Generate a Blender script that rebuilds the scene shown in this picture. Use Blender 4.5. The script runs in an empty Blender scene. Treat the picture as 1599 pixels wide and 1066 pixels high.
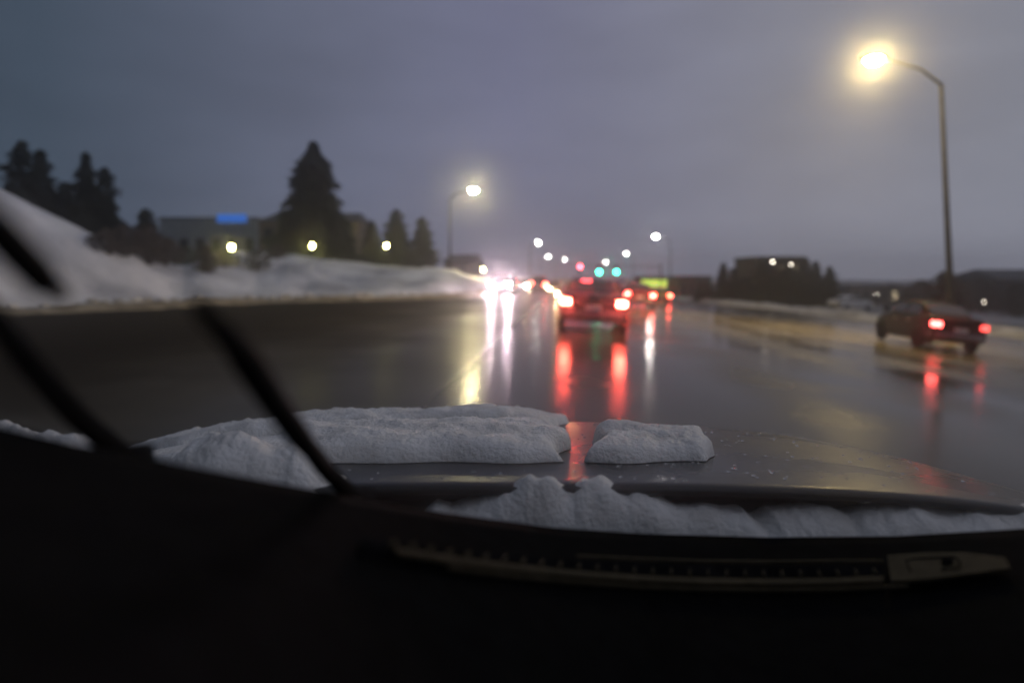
import bpy, bmesh, math, random
from mathutils import Vector, Matrix, noise
R = math.radians
sc = bpy.context.scene
col = sc.collection
random.seed(7)

# ---------------------------------------------------------------- camera
F = 953.0; CX = 800.0; HY = 430.0; CZ = 1.35      # focal length in photo pixels, principal column, horizon row, eye height
cam = bpy.data.cameras.new('camera'); co = bpy.data.objects.new('camera', cam); col.objects.link(co)
co.location = (0, 0, CZ); co.rotation_euler = (R(90), 0, 0)
cam.sensor_width = 36; cam.lens = F / 1599 * 36; cam.shift_y = -(533 - HY) / 1599
cam.clip_start = 0.01; cam.clip_end = 3000
cam.dof.use_dof = True; cam.dof.focus_distance = 1.32; cam.dof.aperture_fstop = 1.4
sc.camera = co
# ---------------------------------------------------------------- sky, sun, exposure
w = bpy.data.worlds.new('World'); sc.world = w; w.use_nodes = True
nt = w.node_tree; nt.nodes.clear(); N = nt.nodes.new; L = nt.links.new
out = N('ShaderNodeOutputWorld'); bg = N('ShaderNodeBackground'); L(bg.outputs[0], out.inputs[0])
tc = N('ShaderNodeTexCoord'); sep = N('ShaderNodeSeparateXYZ'); L(tc.outputs['Generated'], sep.inputs[0])
at = N('ShaderNodeMath'); at.operation = 'ARCTAN2'; L(sep.outputs[0], at.inputs[0]); L(sep.outputs[1], at.inputs[1])
mr = N('ShaderNodeMapRange'); mr.inputs[1].default_value = -1.1; mr.inputs[2].default_value = 1.1; L(at.outputs[0], mr.inputs[0])
nz = N('ShaderNodeTexNoise'); nz.inputs['Scale'].default_value = 2.2; nz.inputs['Detail'].default_value = 4
mp = N('ShaderNodeMapping'); mp.inputs['Scale'].default_value = (1, 1, 3.0); L(tc.outputs['Generated'], mp.inputs[0]); L(mp.outputs[0], nz.inputs['Vector'])
cr = N('ShaderNodeValToRGB'); L(mr.outputs[0], cr.inputs[0]); e = cr.color_ramp
def lin(c): return tuple(((v / 255) / 12.92 if v / 255 < .04045 else ((v / 255 + .055) / 1.055) ** 2.4) for v in c) + (1,)
e.elements[0].position = 0; e.elements[0].color = lin((44, 53, 66)); e.elements[1].position = 1; e.elements[1].color = lin((132, 133, 147))
for p, c in ((.2, (64, 75, 90)), (.36, (94, 98, 117)), (.5, (105, 106, 129)), (.68, (120, 120, 134)), (.82, (130, 131, 144))):
    k = e.elements.new(p); k.color = lin(c)
mx = N('ShaderNodeMix'); mx.data_type = 'RGBA'; mx.blend_type = 'MULTIPLY'; mx.inputs[0].default_value = 1
nr = N('ShaderNodeMapRange'); nr.inputs[1].default_value = .3; nr.inputs[2].default_value = .7; nr.inputs[3].default_value = .84; nr.inputs[4].default_value = 1.12
L(nz.outputs[0], nr.inputs[0]); L(cr.outputs[0], mx.inputs[6]); L(nr.outputs[0], mx.inputs[7])
L(mx.outputs[2], bg.inputs[0]); bg.inputs[1].default_value = 1.2
sl = bpy.data.lights.new('sun', 'SUN'); sl.energy = .03; sl.angle = R(40); sl.color = (1, .93, .9)
so = bpy.data.objects.new('sun', sl); col.objects.link(so); so.rotation_euler = (R(55), 0, R(140))
sc.view_settings.view_transform = 'Standard'; sc.view_settings.look = 'None'; sc.view_settings.gamma = 1
sc.view_settings.use_curve_mapping = False; sc.view_settings.exposure = 0
sc.cycles.use_denoising = True; sc.cycles.volume_bounces = 1; sc.cycles.max_bounces = 6; sc.cycles.transparent_max_bounces = 16
sc.cycles.sample_clamp_indirect = 4; sc.cycles.caustics_refractive = False

# ---------------------------------------------------------------- ground shape, helpers
def g(x, y):
    if x <= -4: s = 0
    elif x < 8: t = (x + 4) / 12; s = 12 * (t ** 3 - t ** 4 / 2)
    elif x < 16: s = x - 2
    elif x < 150: s = 14 + (x - 16) * .35
    else: s = 14 + 134 * .35
    if y < 50: d = 0
    elif y < 250: d = -.02 * (y - 50)
    else: d = -4
    return -.093 * s + d
def P(px, py, d): return Vector(((px - CX) / F * d, d, CZ - (py - HY) / F * d))
def G(px, py, dmax=700.):
    d = 3.
    while d < dmax:
        p = P(px, py, d)
        if p.z <= g(p.x, p.y):
            lo, hi = d / 1.006, d
            for _ in range(20):
                md = (lo + hi) / 2; p = P(px, py, md)
                if p.z <= g(p.x, p.y): hi = md
                else: lo = md
            return Vector((p.x, p.y, g(p.x, p.y)))
        d *= 1.006
    return Vector((P(px, py, dmax).x, dmax, g(P(px, py, dmax).x, dmax)))
def sm(t): t = max(0, min(1, t)); return t * t * (3 - 2 * t)
def nz2(x, y, s, o=0): return noise.noise(Vector((x * s + o, y * s - o, o * 1.7)))
def lerp_tab(tab, x):
    if x <= tab[0][0]: return tab[0][1]
    for (a, b), (c, d) in zip(tab, tab[1:]):
        if x <= c: return b + (d - b) * (x - a) / (c - a)
    return tab[-1][1]

def mesh(name, verts, faces, m=None, parent=None, smooth=False):
    me = bpy.data.meshes.new(name); me.from_pydata([tuple(v) for v in verts], [], faces); me.update()
    if smooth: me.polygons.foreach_set('use_smooth', [True] * len(me.polygons))
    o = bpy.data.objects.new(name, me); col.objects.link(o)
    if m: me.materials.append(m)
    if parent: o.parent = parent
    return o
class MB:
    def __init__(s): s.v = []; s.f = []
    def add(s, vs, fs):
        n = len(s.v); s.v += [Vector(v) for v in vs]; s.f += [tuple(i + n for i in f) for f in fs]; return s
    def box(s, a, b, c=0.0):
        (x0, y0, z0), (x1, y1, z1) = a, b
        return s.add([(x0, y0, z0), (x1, y0, z0), (x1, y1, z0), (x0, y1, z0), (x0, y0, z1), (x1, y0, z1), (x1, y1, z1), (x0, y1, z1)],
                     [(0, 3, 2, 1), (4, 5, 6, 7), (0, 1, 5, 4), (1, 2, 6, 5), (2, 3, 7, 6), (3, 0, 4, 7)])
    def tube(s, pts, rs, n=8):
        pts = [Vector(p) for p in pts]
        if not isinstance(rs, (list, tuple)): rs = [rs] * len(pts)
        vs = []; fs = []
        for i, p in enumerate(pts):
            t = (pts[min(i + 1, len(pts) - 1)] - pts[max(i - 1, 0)]).normalized()
            u = t.cross(Vector((0, 0, 1)) if abs(t.z) < .9 else Vector((1, 0, 0))).normalized(); v = t.cross(u)
            for k in range(n):
                a = 2 * math.pi * k / n; vs.append(p + (u * math.cos(a) + v * math.sin(a)) * rs[i])
        for i in range(len(pts) - 1):
            for k in range(n):
                a = i * n + k; b = i * n + (k + 1) % n; fs.append((a, b, b + n, a + n))
        fs.append(tuple(range(n))[::-1]); fs.append(tuple(range((len(pts) - 1) * n, len(pts) * n)))
        return s.add(vs, fs)
    def grid(s, rows):
        n = len(rows[0]); vs = [v for r in rows for v in r]
        return s.add(vs, [(i * n + j, i * n + j + 1, (i + 1) * n + j + 1, (i + 1) * n + j) for i in range(len(rows) - 1) for j in range(n - 1)])
    def slab(s, rows, off):
        """closed slab: the grid and a copy moved by off"""
        n = len(rows[0]); m = len(rows); vs = [Vector(v) for r in rows for v in r]; T = len(vs)
        q = [v + Vector(off) for v in vs]; fs = []
        for i in range(m - 1):
            for j in range(n - 1):
                a = i * n + j; f = (a, a + 1, a + n + 1, a + n); fs.append(f); fs.append(tuple(T + k for k in f[::-1]))
        ring = [j for j in range(n)] + [i * n + n - 1 for i in range(1, m)] + [(m - 1) * n + j for j in range(n - 2, -1, -1)] + [i * n for i in range(m - 2, 0, -1)]
        for a, b in zip(ring, ring[1:] + ring[:1]): fs.append((b, a, a + T, b + T))
        return s.add(vs + q, fs)
    def loft(s, rings):
        n = len(rings[0]); vs = [v for r in rings for v in r]; fs = []
        for i in range(len(rings) - 1):
            for k in range(n):
                a = i * n + k; b = i * n + (k + 1) % n; fs.append((a, b, b + n, a + n))
        fs.append(tuple(range(n))[::-1]); fs.append(tuple(range((len(rings) - 1) * n, len(rings) * n)))
        return s.add(vs, fs)
    def build(s, name, m, parent=None, smooth=False):
        o = mesh(name, s.v, s.f, m, parent, smooth)
        bm = bmesh.new(); bm.from_mesh(o.data); bmesh.ops.recalc_face_normals(bm, faces=bm.faces); bm.to_mesh(o.data); bm.free()
        return o
def tag(o, label=None, cat=None, group=None, kind=None):
    if label: o['label'] = label
    if cat: o['category'] = cat
    if group: o['group'] = group
    if kind: o['kind'] = kind
    return o
def empty(name, loc=(0, 0, 0), rz=0):
    o = bpy.data.objects.new(name, None); col.objects.link(o); o.location = loc; o.rotation_euler.z = rz; o.empty_display_size = .2
    return o
def copy_tree(o, parent=None):
    c = o.copy(); col.objects.link(c); c.parent = parent
    for ch in [x for x in bpy.data.objects if x.parent == o]: copy_tree(ch, c)
    return c

# ---------------------------------------------------------------- materials
def mat(name, c1, c2=None, scale=5., rough=.6, rough2=None, bump=0., bscale=None, spec=.5, metal=0., stretch=(1, 1, 1), coat=0., bdist=.02, ior=1.45, coords='Object', detail=4):
    m = bpy.data.materials.new(name); m.use_nodes = True; t = m.node_tree; b = t.nodes['Principled BSDF']
    b.inputs['Roughness'].default_value = rough; b.inputs['Metallic'].default_value = metal; b.inputs['Specular IOR Level'].default_value = spec
    b.inputs['IOR'].default_value = ior; b.inputs['Coat Weight'].default_value = coat
    tcn = t.nodes.new('ShaderNodeTexCoord'); mpn = t.nodes.new('ShaderNodeMapping'); mpn.inputs['Scale'].default_value = stretch
    t.links.new(tcn.outputs[coords], mpn.inputs[0])
    n1 = t.nodes.new('ShaderNodeTexNoise'); n1.inputs['Scale'].default_value = scale; n1.inputs['Detail'].default_value = detail; t.links.new(mpn.outputs[0], n1.inputs['Vector'])
    r = t.nodes.new('ShaderNodeValToRGB'); r.color_ramp.elements[0].position = .35; r.color_ramp.elements[1].position = .65
    r.color_ramp.elements[0].color = (*c1, 1); r.color_ramp.elements[1].color = (*(c2 or c1), 1)
    t.links.new(n1.outputs[0], r.inputs[0]); t.links.new(r.outputs[0], b.inputs['Base Color'])
    if rough2 is not None:
        q = t.nodes.new('ShaderNodeMapRange'); q.inputs[1].default_value = .35; q.inputs[2].default_value = .65; q.inputs[3].default_value = rough; q.inputs[4].default_value = rough2
        t.links.new(n1.outputs[0], q.inputs[0]); t.links.new(q.outputs[0], b.inputs['Roughness'])
    if bump:
        n2 = t.nodes.new('ShaderNodeTexNoise'); n2.inputs['Scale'].default_value = bscale or scale * 4; n2.inputs['Detail'].default_value = 3; t.links.new(mpn.outputs[0], n2.inputs['Vector'])
        bn = t.nodes.new('ShaderNodeBump'); bn.inputs['Strength'].default_value = bump; bn.inputs['Distance'].default_value = bdist
        t.links.new(n2.outputs[0], bn.inputs['Height']); t.links.new(bn.outputs[0], b.inputs['Normal'])
    return m
def emit(name, c, s):
    m = bpy.data.materials.new(name); m.use_nodes = True; t = m.node_tree; b = t.nodes['Principled BSDF']
    b.inputs['Base Color'].default_value = (*[min(1, v * .8) for v in c], 1); b.inputs['Emission Color'].default_value = (*c, 1); b.inputs['Emission Strength'].default_value = s
    return m
M = {}
M['road'] = mat('wet_asphalt', (.070, .056, .031), (.125, .102, .062), .35, .10, .26, bump=.25, bscale=9, bdist=.010, ior=1.38, coords='Object', detail=6)
def dusky(m):   # left lanes' dimness painted into colour and gloss, the right ones stand under water
    t = m.node_tree; b = t.nodes['Principled BSDF']; N = t.nodes.new; L = t.links.new
    tc = N('ShaderNodeTexCoord'); sp = N('ShaderNodeSeparateXYZ'); L(tc.outputs['Object'], sp.inputs[0])
    a = N('ShaderNodeMath'); a.operation = 'MULTIPLY_ADD'; a.inputs[1].default_value = -.09; L(sp.outputs[1], a.inputs[0]); L(sp.outputs[0], a.inputs[2])
    nn = N('ShaderNodeTexNoise'); nn.inputs['Scale'].default_value = .35; nn.inputs['Detail'].default_value = 5; L(tc.outputs['Object'], nn.inputs['Vector'])
    c = N('ShaderNodeMath'); c.operation = 'MULTIPLY_ADD'; c.inputs[1].default_value = 6; L(nn.outputs[0], c.inputs[0]); L(a.outputs[0], c.inputs[2])
    q = N('ShaderNodeMapRange'); q.interpolation_type = 'SMOOTHSTEP'; q.inputs[1].default_value = -6.0; q.inputs[2].default_value = 3.5; L(c.outputs[0], q.inputs[0])
    old = b.inputs['Roughness'].links[0].from_socket
    wv = N('ShaderNodeMath'); wv.operation = 'MULTIPLY_ADD'; wv.inputs[1].default_value = 2.6; L(nn.outputs[0], wv.inputs[2]); L(a.outputs[0], wv.inputs[0])
    sn = N('ShaderNodeMath'); sn.operation = 'SINE'; L(wv.outputs[0], sn.inputs[0]); tk = N('ShaderNodeMath'); tk.operation = 'MULTIPLY_ADD'; tk.inputs[1].default_value = .055; L(sn.outputs[0], tk.inputs[0]); L(old, tk.inputs[2])
    mx = N('ShaderNodeMix'); mx.inputs[2].default_value = .85; L(q.outputs[0], mx.inputs[0]); L(tk.outputs[0], mx.inputs[3]); L(mx.outputs[0], b.inputs['Roughness'])
    oc = b.inputs['Base Color'].links[0].from_socket; cm = N('ShaderNodeMix'); cm.data_type = 'RGBA'; cm.inputs[6].default_value = (.030, .025, .018, 1)  # darker base colour mixed in as shade over the left lanes
    L(q.outputs[0], cm.inputs[0]); L(oc, cm.inputs[7]); L(cm.outputs[2], b.inputs['Base Color'])
    s2 = N('ShaderNodeMapRange'); s2.inputs[3].default_value = .02; s2.inputs[4].default_value = .16; L(q.outputs[0], s2.inputs[0]); L(s2.outputs[0], b.inputs['Specular IOR Level'])
dusky(M['road'])
M['ground'] = mat('winter_field', (.07, .065, .055), (.34, .35, .37), .09, .85, detail=8)
M['snow'] = mat('snow', (.38, .39, .42), (.80, .81, .83), .20, .7, bump=.5, bscale=2.5, bdist=.15, detail=6)
M['dirty_snow'] = mat('dirty_snow', (.30, .28, .24), (.62, .6, .56), 1.2, .7, bump=.6, bscale=5, bdist=.08, detail=6)
M['slush'] = mat('brown_slush', (.16, .125, .07), (.42, .35, .23), 1.6, .7, bump=.6, bscale=6, bdist=.06, detail=6)
M['car_snow'] = mat('wet_clumped_snow', (.72, .70, .66), (.90, .89, .86), 14, .6, bump=.9, bscale=110, bdist=.006, detail=5)
M['foliage'] = mat('dark_evergreen', (.012, .016, .011), (.03, .036, .025), 1.5, .8)
M['twig'] = mat('bare_twigs', (.05, .04, .035), (.09, .075, .065), 3, .85)
M['bark'] = mat('bark', (.05, .04, .03), (.08, .065, .05), 6, .9, bump=.4)
M['pole'] = mat('galvanised_pole', (.025, .025, .03), (.04, .04, .046), 4, .7, spec=.08)
M['black'] = mat('black_plastic', (.005, .005, .0055), (.009, .009, .01), 30, .65, bump=.15, bscale=400, bdist=.0005, spec=.0)
M['dash'] = mat('grained_dashboard', (.0035, .0035, .004), (.006, .006, .0065), 40, .85, bump=.2, bscale=500, bdist=.0006, spec=.02)
M['trim'] = mat('grey_vent_trim', (.040, .034, .020), (.058, .048, .030), 60, .7, bump=.15, bscale=400, bdist=.0005, spec=.05)
M['hood'] = mat('wet_dark_paint', (.015, .016, .018), (.03, .03, .03), 3, .22, .42, bump=.4, bscale=60, bdist=.002, coat=.0, detail=6)
M['rubber'] = mat('rubber', (.006, .006, .006), (.011, .011, .011), 10, .8, spec=.1)
M['rim'] = mat('alloy_rim', (.3, .3, .31), (.4, .4, .41), 10, .35, metal=.8)
M['glass_dark'] = mat('tinted_car_glass', (.012, .013, .015), (.02, .02, .022), 3, .06, spec=.7)
M['plate'] = mat('licence_plate', (.6, .6, .6), (.7, .7, .7), 10, .4)
def paint(n, c): return mat(n, tuple(v * .8 for v in c), c, 3, .22, .35, coat=.5)
M['p_black'] = paint('black_paint', (.02, .02, .022)); M['p_matte'] = mat('grimy_black_paint', (.003, .003, .0035), (.006, .0055, .005), 3, .5, .6, spec=.06); M['p_red'] = paint('maroon_paint', (.16, .02, .02))
M['p_yel'] = paint('lime_paint', (.45, .50, .05)); M['p_grey'] = paint('grey_paint', (.12, .12, .13)); M['p_white'] = paint('white_paint', (.55, .56, .58))
M['tail'] = emit('tail_light_lit', (1, .06, .045), 80); M['tail_dim'] = emit('tail_light_dim', (1, .07, .045), 90)
M['brake'] = emit('brake_light_lit', (1, .085, .055), 150)
M['head_white'] = emit('headlight_white', (1, .72, .82), 2700); M['head_warm'] = emit('headlight_warm', (1, .74, .45), 600); M['head_off'] = mat('headlight_clear', (.4, .4, .4), (.5, .5, .5), 5, .1)
M['lamp_warm'] = emit('street_lamp_warm', (1, .73, .31), 760); M['lamp_pale'] = emit('street_lamp_pale', (1, .84, .46), 1050); M['lamp_cool'] = emit('street_lamp_cool', (1, .95, .88), 420)
M['yard'] = emit('yard_lamp', (1, .88, .30), 130); M['tiny'] = emit('small_lamp', (1, .9, .75), 28); M['lime'] = emit('lime_fascia_lit', (.55, .72, .10), 1.3); M['green'] = emit('signal_green', (.015, .8, .34), 260); M['tail_soft'] = emit('tail_light_soft', (1, .08, .07), 22); M['tail_faint'] = emit('tail_light_faint', (1, .07, .06), 5); M['high_brake'] = emit('high_brake_light', (1, .07, .08), 18); M['red'] = emit('signal_red', (1, .04, .06), 160)
M['bluesign'] = emit('blue_sign_lit', (.04, .20, .75), .55); M['window_lit'] = emit('window_lit', (1, .8, .5), 1.2)
M['wall_grey'] = mat('metal_cladding', (.20, .225, .235), (.25, .275, .28), .6, .7); M['wall_brown'] = mat('brown_siding', (.11, .085, .075), (.15, .12, .1), 1, .8)
M['wall_dark'] = mat('dark_brick', (.055, .045, .04), (.08, .065, .055), 1, .85); M['roofing'] = mat('roofing', (.05, .05, .055), (.08, .08, .09), 1, .8)
M['pane'] = mat('window_pane', (.02, .022, .028), (.03, .03, .04), 1, .1)

# ---------------------------------------------------------------- setting: ground, road, snow banks
def axis(a, b, fine0, fine1, step, coarse):
    v = []; x = a
    while x < b:
        v.append(x); x += step if fine0 <= x < fine1 else coarse
    v.append(b); return v
xs = axis(-700, 700, -30, 60, 1.5, 22); ys = axis(-60, 900, -10, 90, 3, 16)
b = MB(); b.grid([[(x, y, g(x, y) - .09) for x in xs] for y in ys]); tag(b.build('ground', M['ground'], smooth=True), 'dark open ground with patchy snow beyond the road', kind='structure')
# road outlines from where its edges show
left_edge = [G(a, c) for a, c in ((-700, 520), (-300, 500), (0, 484), (200, 476), (400, 467), (560, 464), (700, 461), (760, 457), (800, 453))] + [Vector((6.5, 180, 0)), Vector((22, 300, 0)), Vector((60, 600, 0))]
right_edge = [G(a, c) for a, c in ((2100, 590), (1800, 551), (1599, 528), (1450, 513), (1300, 496), (1170, 480), (1040, 467))] + [Vector((38, 210, 0)), Vector((46, 320, 0)), Vector((90, 600, 0))]
def resample(pts, n):
    Ls = [0]
    for a, c in zip(pts, pts[1:]): Ls.append(Ls[-1] + (Vector((c.x, c.y)) - Vector((a.x, a.y))).length)
    o = []
    for i in range(n):
        t = (i / (n - 1)) ** 1.0 * Ls[-1]
        for k in range(len(pts) - 1):
            if t <= Ls[k + 1] + 1e-6:
                u = (t - Ls[k]) / max(1e-6, Ls[k + 1] - Ls[k]); p = pts[k].lerp(pts[k + 1], u); break
        o.append(p)
    return o
def edge_x(pts, y):   # x of an edge polyline at this y (last crossing)
    for a, c in zip(pts, pts[1:]):
        if min(a.y, c.y) <= y <= max(a.y, c.y) and abs(a.y - c.y) > 1e-6: r = a.x + (c.x - a.x) * (y - a.y) / (c.y - a.y); return r
    return None
ry = axis(-60, 600, -10, 120, 1.5, 8); rows = []
le = sorted(left_edge, key=lambda p: p.y); re_ = sorted(right_edge, key=lambda p: p.y)
for y in ry:
    xa = lerp_tab([(p.y, p.x) for p in le], y); xb = lerp_tab([(p.y, p.x) for p in re_], y)
    if y < le[0].y: xa = le[0].x
    if y < re_[0].y: xb = re_[0].x
    xa = min(xa, xb - 8)
    rows.append([(xa + (xb - xa) * t / 70, y, g(xa + (xb - xa) * t / 70, y)) for t in range(71)])
b = MB(); b.grid(rows); tag(b.build('road', M['road'], smooth=True), 'wide wet asphalt road reflecting the lights', kind='structure')

# left snow bank: a strip of terrain, foot along the road edge, ridge height by column
foot_tab = [(-900, 530), (-300, 502), (0, 486), (200, 478), (400, 469), (560, 466), (700, 463), (790, 455)]
ridge_tab = [(-900, 60), (-300, 190), (-60, 262), (0, 296), (60, 326), (150, 372), (230, 402), (290, 418), (340, 400), (400, 400), (500, 405), (600, 411), (690, 421), (740, 434), (790, 447)]
run_tab = [(-900, 9), (0, 9), (200, 9), (300, 14), (400, 22), (700, 24), (790, 20)]
rows = []
for i in range(340):
    px = -900 + 1690 * i / 339; f = G(px, lerp_tab(foot_tab, px)); run = lerp_tab(run_tab, px)
    dr = (f.xy.normalized()); d_r = f.y + run * dr.y
    rz = CZ - (lerp_tab(ridge_tab, px) - HY) / F * d_r; z0 = f.z - .12
    r = []
    for j in range(70):
        t = j / 69 * 1.9; q = f.xy - dr * .6 + dr * run * t
        u = min(t, 1); h = z0 + (rz - z0) * (sm(u) * .55 + u ** .7 * .45 if t <= 1 else 1)
        if t > 1: h -= (t - 1) * .9
        amp = min(1, t * 3) * (1 - .6 * max(0, 1 - abs(t - 1) * 4))
        h += (nz2(q.x, q.y, .12, 3) * .9 + nz2(q.x, q.y, .45, 9) * .35 + nz2(q.x, q.y, 1.1, 5) * .12 + nz2(q.x, q.y, 2.3, 6) * .05) * amp
        r.append((q.x, q.y, max(h, z0) if t > .05 else z0))
    rows.append(r)
bank_rows = rows
b = MB(); b.grid(rows); tag(b.build('snow_bank', M['snow'], smooth=True), 'long ploughed snow bank rising left of the road', kind='structure')
rnd = random.Random(3); b = MB()
for i in range(420):
    px = rnd.uniform(-500, 780); f = G(px, lerp_tab(foot_tab, px)); dr = f.xy.normalized(); q = f.xy + dr * rnd.uniform(-1.3, 1.2); s_ = rnd.uniform(.08, .34) * rnd.random() + .06
    c = Vector((q.x, q.y, g(q.x, q.y) + s_ * .3)); vs = []
    for zq, rr in ((-.6, .7), (.1, 1), (.7, .6)): vs.append([c + Vector((math.cos(k) * rr * s_ * rnd.uniform(.7, 1.2), math.sin(k) * rr * s_ * rnd.uniform(.7, 1.2), zq * s_)) for k in [j * math.pi / 3 for j in range(6)]])
    b.loft(vs)
tag(b.build('snow_chunks', M['dirty_snow']), 'broken chunks of ploughed snow along the foot of the bank', kind='stuff')
# low snow berm along the right kerb
def berm(name, pts, wd, hgt, m, seed, label):
    ps = resample(pts, 160); rows = []
    for i, p in enumerate(ps):
        a = ps[max(0, i - 1)]; c = ps[min(159, i + 1)]; t = (c - a).xy.normalized(); nrm = Vector((-t.y, t.x)); r = []
        for j in range(11):
            v = j / 10 * 2 - 1; q = p.xy + nrm * v * wd
            h = hgt * (1 - v * v) ** .8 * (.75 + .5 * nz2(q.x, q.y, .35, seed) + .35 * nz2(q.x, q.y, 1.4, seed + 2))
            r.append((q.x, q.y, g(q.x, q.y) - .05 + max(0, h)))
        rows.append(r)
    o = MB(); o.grid(rows); return tag(o.build(name, m, smooth=True), label, kind='structure')
berm('snow_berm', [G(a, c) for a, c in ((2100, 584), (1800, 546), (1599, 523), (1450, 508), (1300, 492), (1170, 477), (1040, 465))], 1.6, .55, M['dirty_snow'], 4, 'low dirty snow ridge along the right kerb')
berm('slush_strip', [G(a, c - 0) for a, c in ((-700, 528), (-300, 505), (0, 489), (200, 481), (400, 471), (560, 468), (700, 465), (780, 457))], 1.9, .3, M['slush'], 8, 'brown slush at the foot of the left bank')
# far low hills
b = MB(); rows = []
for i in range(90):
    x = -690 + 1380 * i / 89; r = []
    for j in range(6):
        y = 780 + j * 20; h = (2.5 + 4 * max(0, nz2(x, 0, .012, 2) + .4) + 1.5 * nz2(x, 3, .05, 4)) * math.sin(math.pi * j / 5)
        r.append((x, y, g(x, y) - .3 + max(0, h)))
    rows.append(r)
b.grid(rows); tag(b.build('hills', M['wall_dark'], smooth=True), 'low dark hills along the horizon', kind='structure')

# ---------------------------------------------------------------- trees
def conifer(base, h, rad, label, group=None, seed=0, lean=0., shape=1.0, notch=None, name='conifer_tree', prof=None):
    rnd = random.Random(seed); t = empty(name, base, rnd.random() * 6); tag(t, label, 'tree', group)
    MB().tube([(0, 0, -.3), (0, 0, h * .3), (lean * h * .5, 0, h * .6), (lean * h, 0, h * .97)], [h * .02 + .05, h * .016 + .04, h * .01 + .02, .01], 7).build('trunk', M['bark'], t, True)
    b = MB(); n = int(1700 + h * 170 + (3000 if prof else 0))
    for i in range(n):
        u = rnd.random() ** 1.35 ; z = h * (.04 + .96 * u); a = rnd.random() * 2 * math.pi
        wob = 1 + .30 * math.sin(3 * a + z * 1.9 + seed) + .25 * (noise.noise(Vector((math.cos(a) * 1.5, math.sin(a) * 1.5, z * 1.2 + seed))))
        env = rad * (1 - u) ** (.75 * shape) * wob * (.9 + .2 * math.sin(z / h * 38 + seed))
        if prof: env = rad * lerp_tab(prof, u) * (1 + (wob - 1) * .6) * (.95 + .1 * math.sin(z / h * 40))
        if u > .93: env = max(env, rad * .04)
        env *= .86 + .5 * noise.noise(Vector((a * 2.2, z * 13 / h * 3, seed * 3.1)))
        r = env * (1 - .55 * rnd.random() ** 1.7)
        d = Vector((math.cos(a), math.sin(a), 0)); c = Vector((lean * z, 0, z)) + d * r
        s = (.10 + .05 * rad + .018 * h) * (.5 + rnd.random()) * (.45 + .55 * (1 - u))
        e = Vector((-d.y, d.x, 0)); tip = c + d * s * 1.5 + Vector((0, 0, -s * (.25 + .5 * rnd.random())))
        k = c - d * s * .8; up = Vector((0, 0, s * .35))
        b.add([k + up, c + e * s * .6, tip, c - e * s * .6, c + up * 1.1], [(0, 1, 4), (1, 2, 4), (2, 3, 4), (3, 0, 4)])
    mesh('crown', b.v, b.f, M['foliage'], t)
    return t
def bush(base, wd, h, label, group=None, seed=0, name='bare_shrub', m='twig', cat='shrub', twigs=150):
    rnd = random.Random(seed); t = empty(name, base); tag(t, label, cat, group)
    b = MB()
    for i in range(7):
        a = rnd.random() * 6.28; tip = Vector((math.cos(a) * wd * .3, math.sin(a) * wd * .3, h * .6)); b.tube([(0, 0, -.3), tip * .5 + Vector((0, 0, .1)), tip], [.06, .045, .02], 5)
    b.build('stems', M['bark'], t)
    b = MB()
    for i in range(twigs * 5):
        a = rnd.random() * 6.28; r = rnd.random() ** .6; z = rnd.random()
        lim = math.sin(math.pi * min(1, z * .8 + .22)) ** .6 * (1 + .3 * math.sin(3 * a + seed))
        c = Vector((math.cos(a) * r * wd / 2 * lim, math.sin(a) * r * wd / 2 * lim, z * h)); s = (.05 + .035 * h) * (.4 + rnd.random())
        d = Vector((rnd.uniform(-1, 1), rnd.uniform(-1, 1), rnd.uniform(.1, 1.3))).normalized(); e = d.orthogonal().normalized()
        b.add([c, c + e * s * .35 + d * s, c + d * s * 2.6, c - e * s * .35 + d * s], [(0, 1, 2, 3)])
    mesh('foliage', b.v, b.f, M[m], t); return t
def tree_px(px, ytop, ybase, d, wpx, label, seed, shape=1., group=None, lean=0., name='conifer_tree', prof=None):
    top = P(px, ytop, d); base = P(px, ybase, d); base.z -= .6
    return conifer(base, top.z - base.z, wpx / 2 / F * d * 1.05, label, group, seed, lean, shape, name=name, prof=prof)
tree_px(490, 222, 404, 66, 118, 'tallest dark conifer, standing in front of the brown house', 3, .72, prof=[(0, .85), (.1, 1), (.35, .78), (.55, .56), (.68, .50), (.8, .42), (.88, .22), (.93, .12), (1, .02)])
tree_px(452, 330, 404, 64, 62, 'shorter bushy conifer touching the left side of the tallest conifer', 31, .6)
tree_px(532, 338, 405, 65, 52, 'shorter bushy conifer touching the right side of the tallest conifer', 32, .6)
tree_px(581, 345, 412, 74, 42, 'smallest of the three slim conifers right of the brown house', 4, .7, 'slim conifers in a row')
tree_px(619, 327, 413, 72, 54, 'middle and tallest of the three slim conifers, behind the pale yard lamp', 5, .62, 'slim conifers in a row')
tree_px(660, 339, 418, 72, 46, 'slim conifer at the right end of the row of three', 6, .6, 'slim conifers in a row')
tree_px(34, 220, 345, 38, 62, 'dark conifer at the left edge of the picture on top of the steep bank', 7, .6, 'conifers on top of the steep bank')
tree_px(64, 234, 352, 39, 48, 'narrower conifer close beside the leftmost one on the steep bank', 8, .6, 'conifers on top of the steep bank')
tree_px(134, 238, 378, 40, 46, 'tall narrow conifer on the slope of the steep bank with a thin pointed top', 9, .75, 'conifers on top of the steep bank')
tree_px(104, 285, 370, 41, 66, 'low broad conifer filling the gap between the two tall pairs on the bank', 10, .5, 'conifers on top of the steep bank')
tree_px(164, 262, 395, 41, 50, 'conifer leaning out lowest down the slope of the steep bank', 11, .55, 'conifers on top of the steep bank')
tree_px(228, 326, 418, 52, 52, 'small round-shouldered conifer standing alone at the foot of the steep bank', 12, .55)
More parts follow.
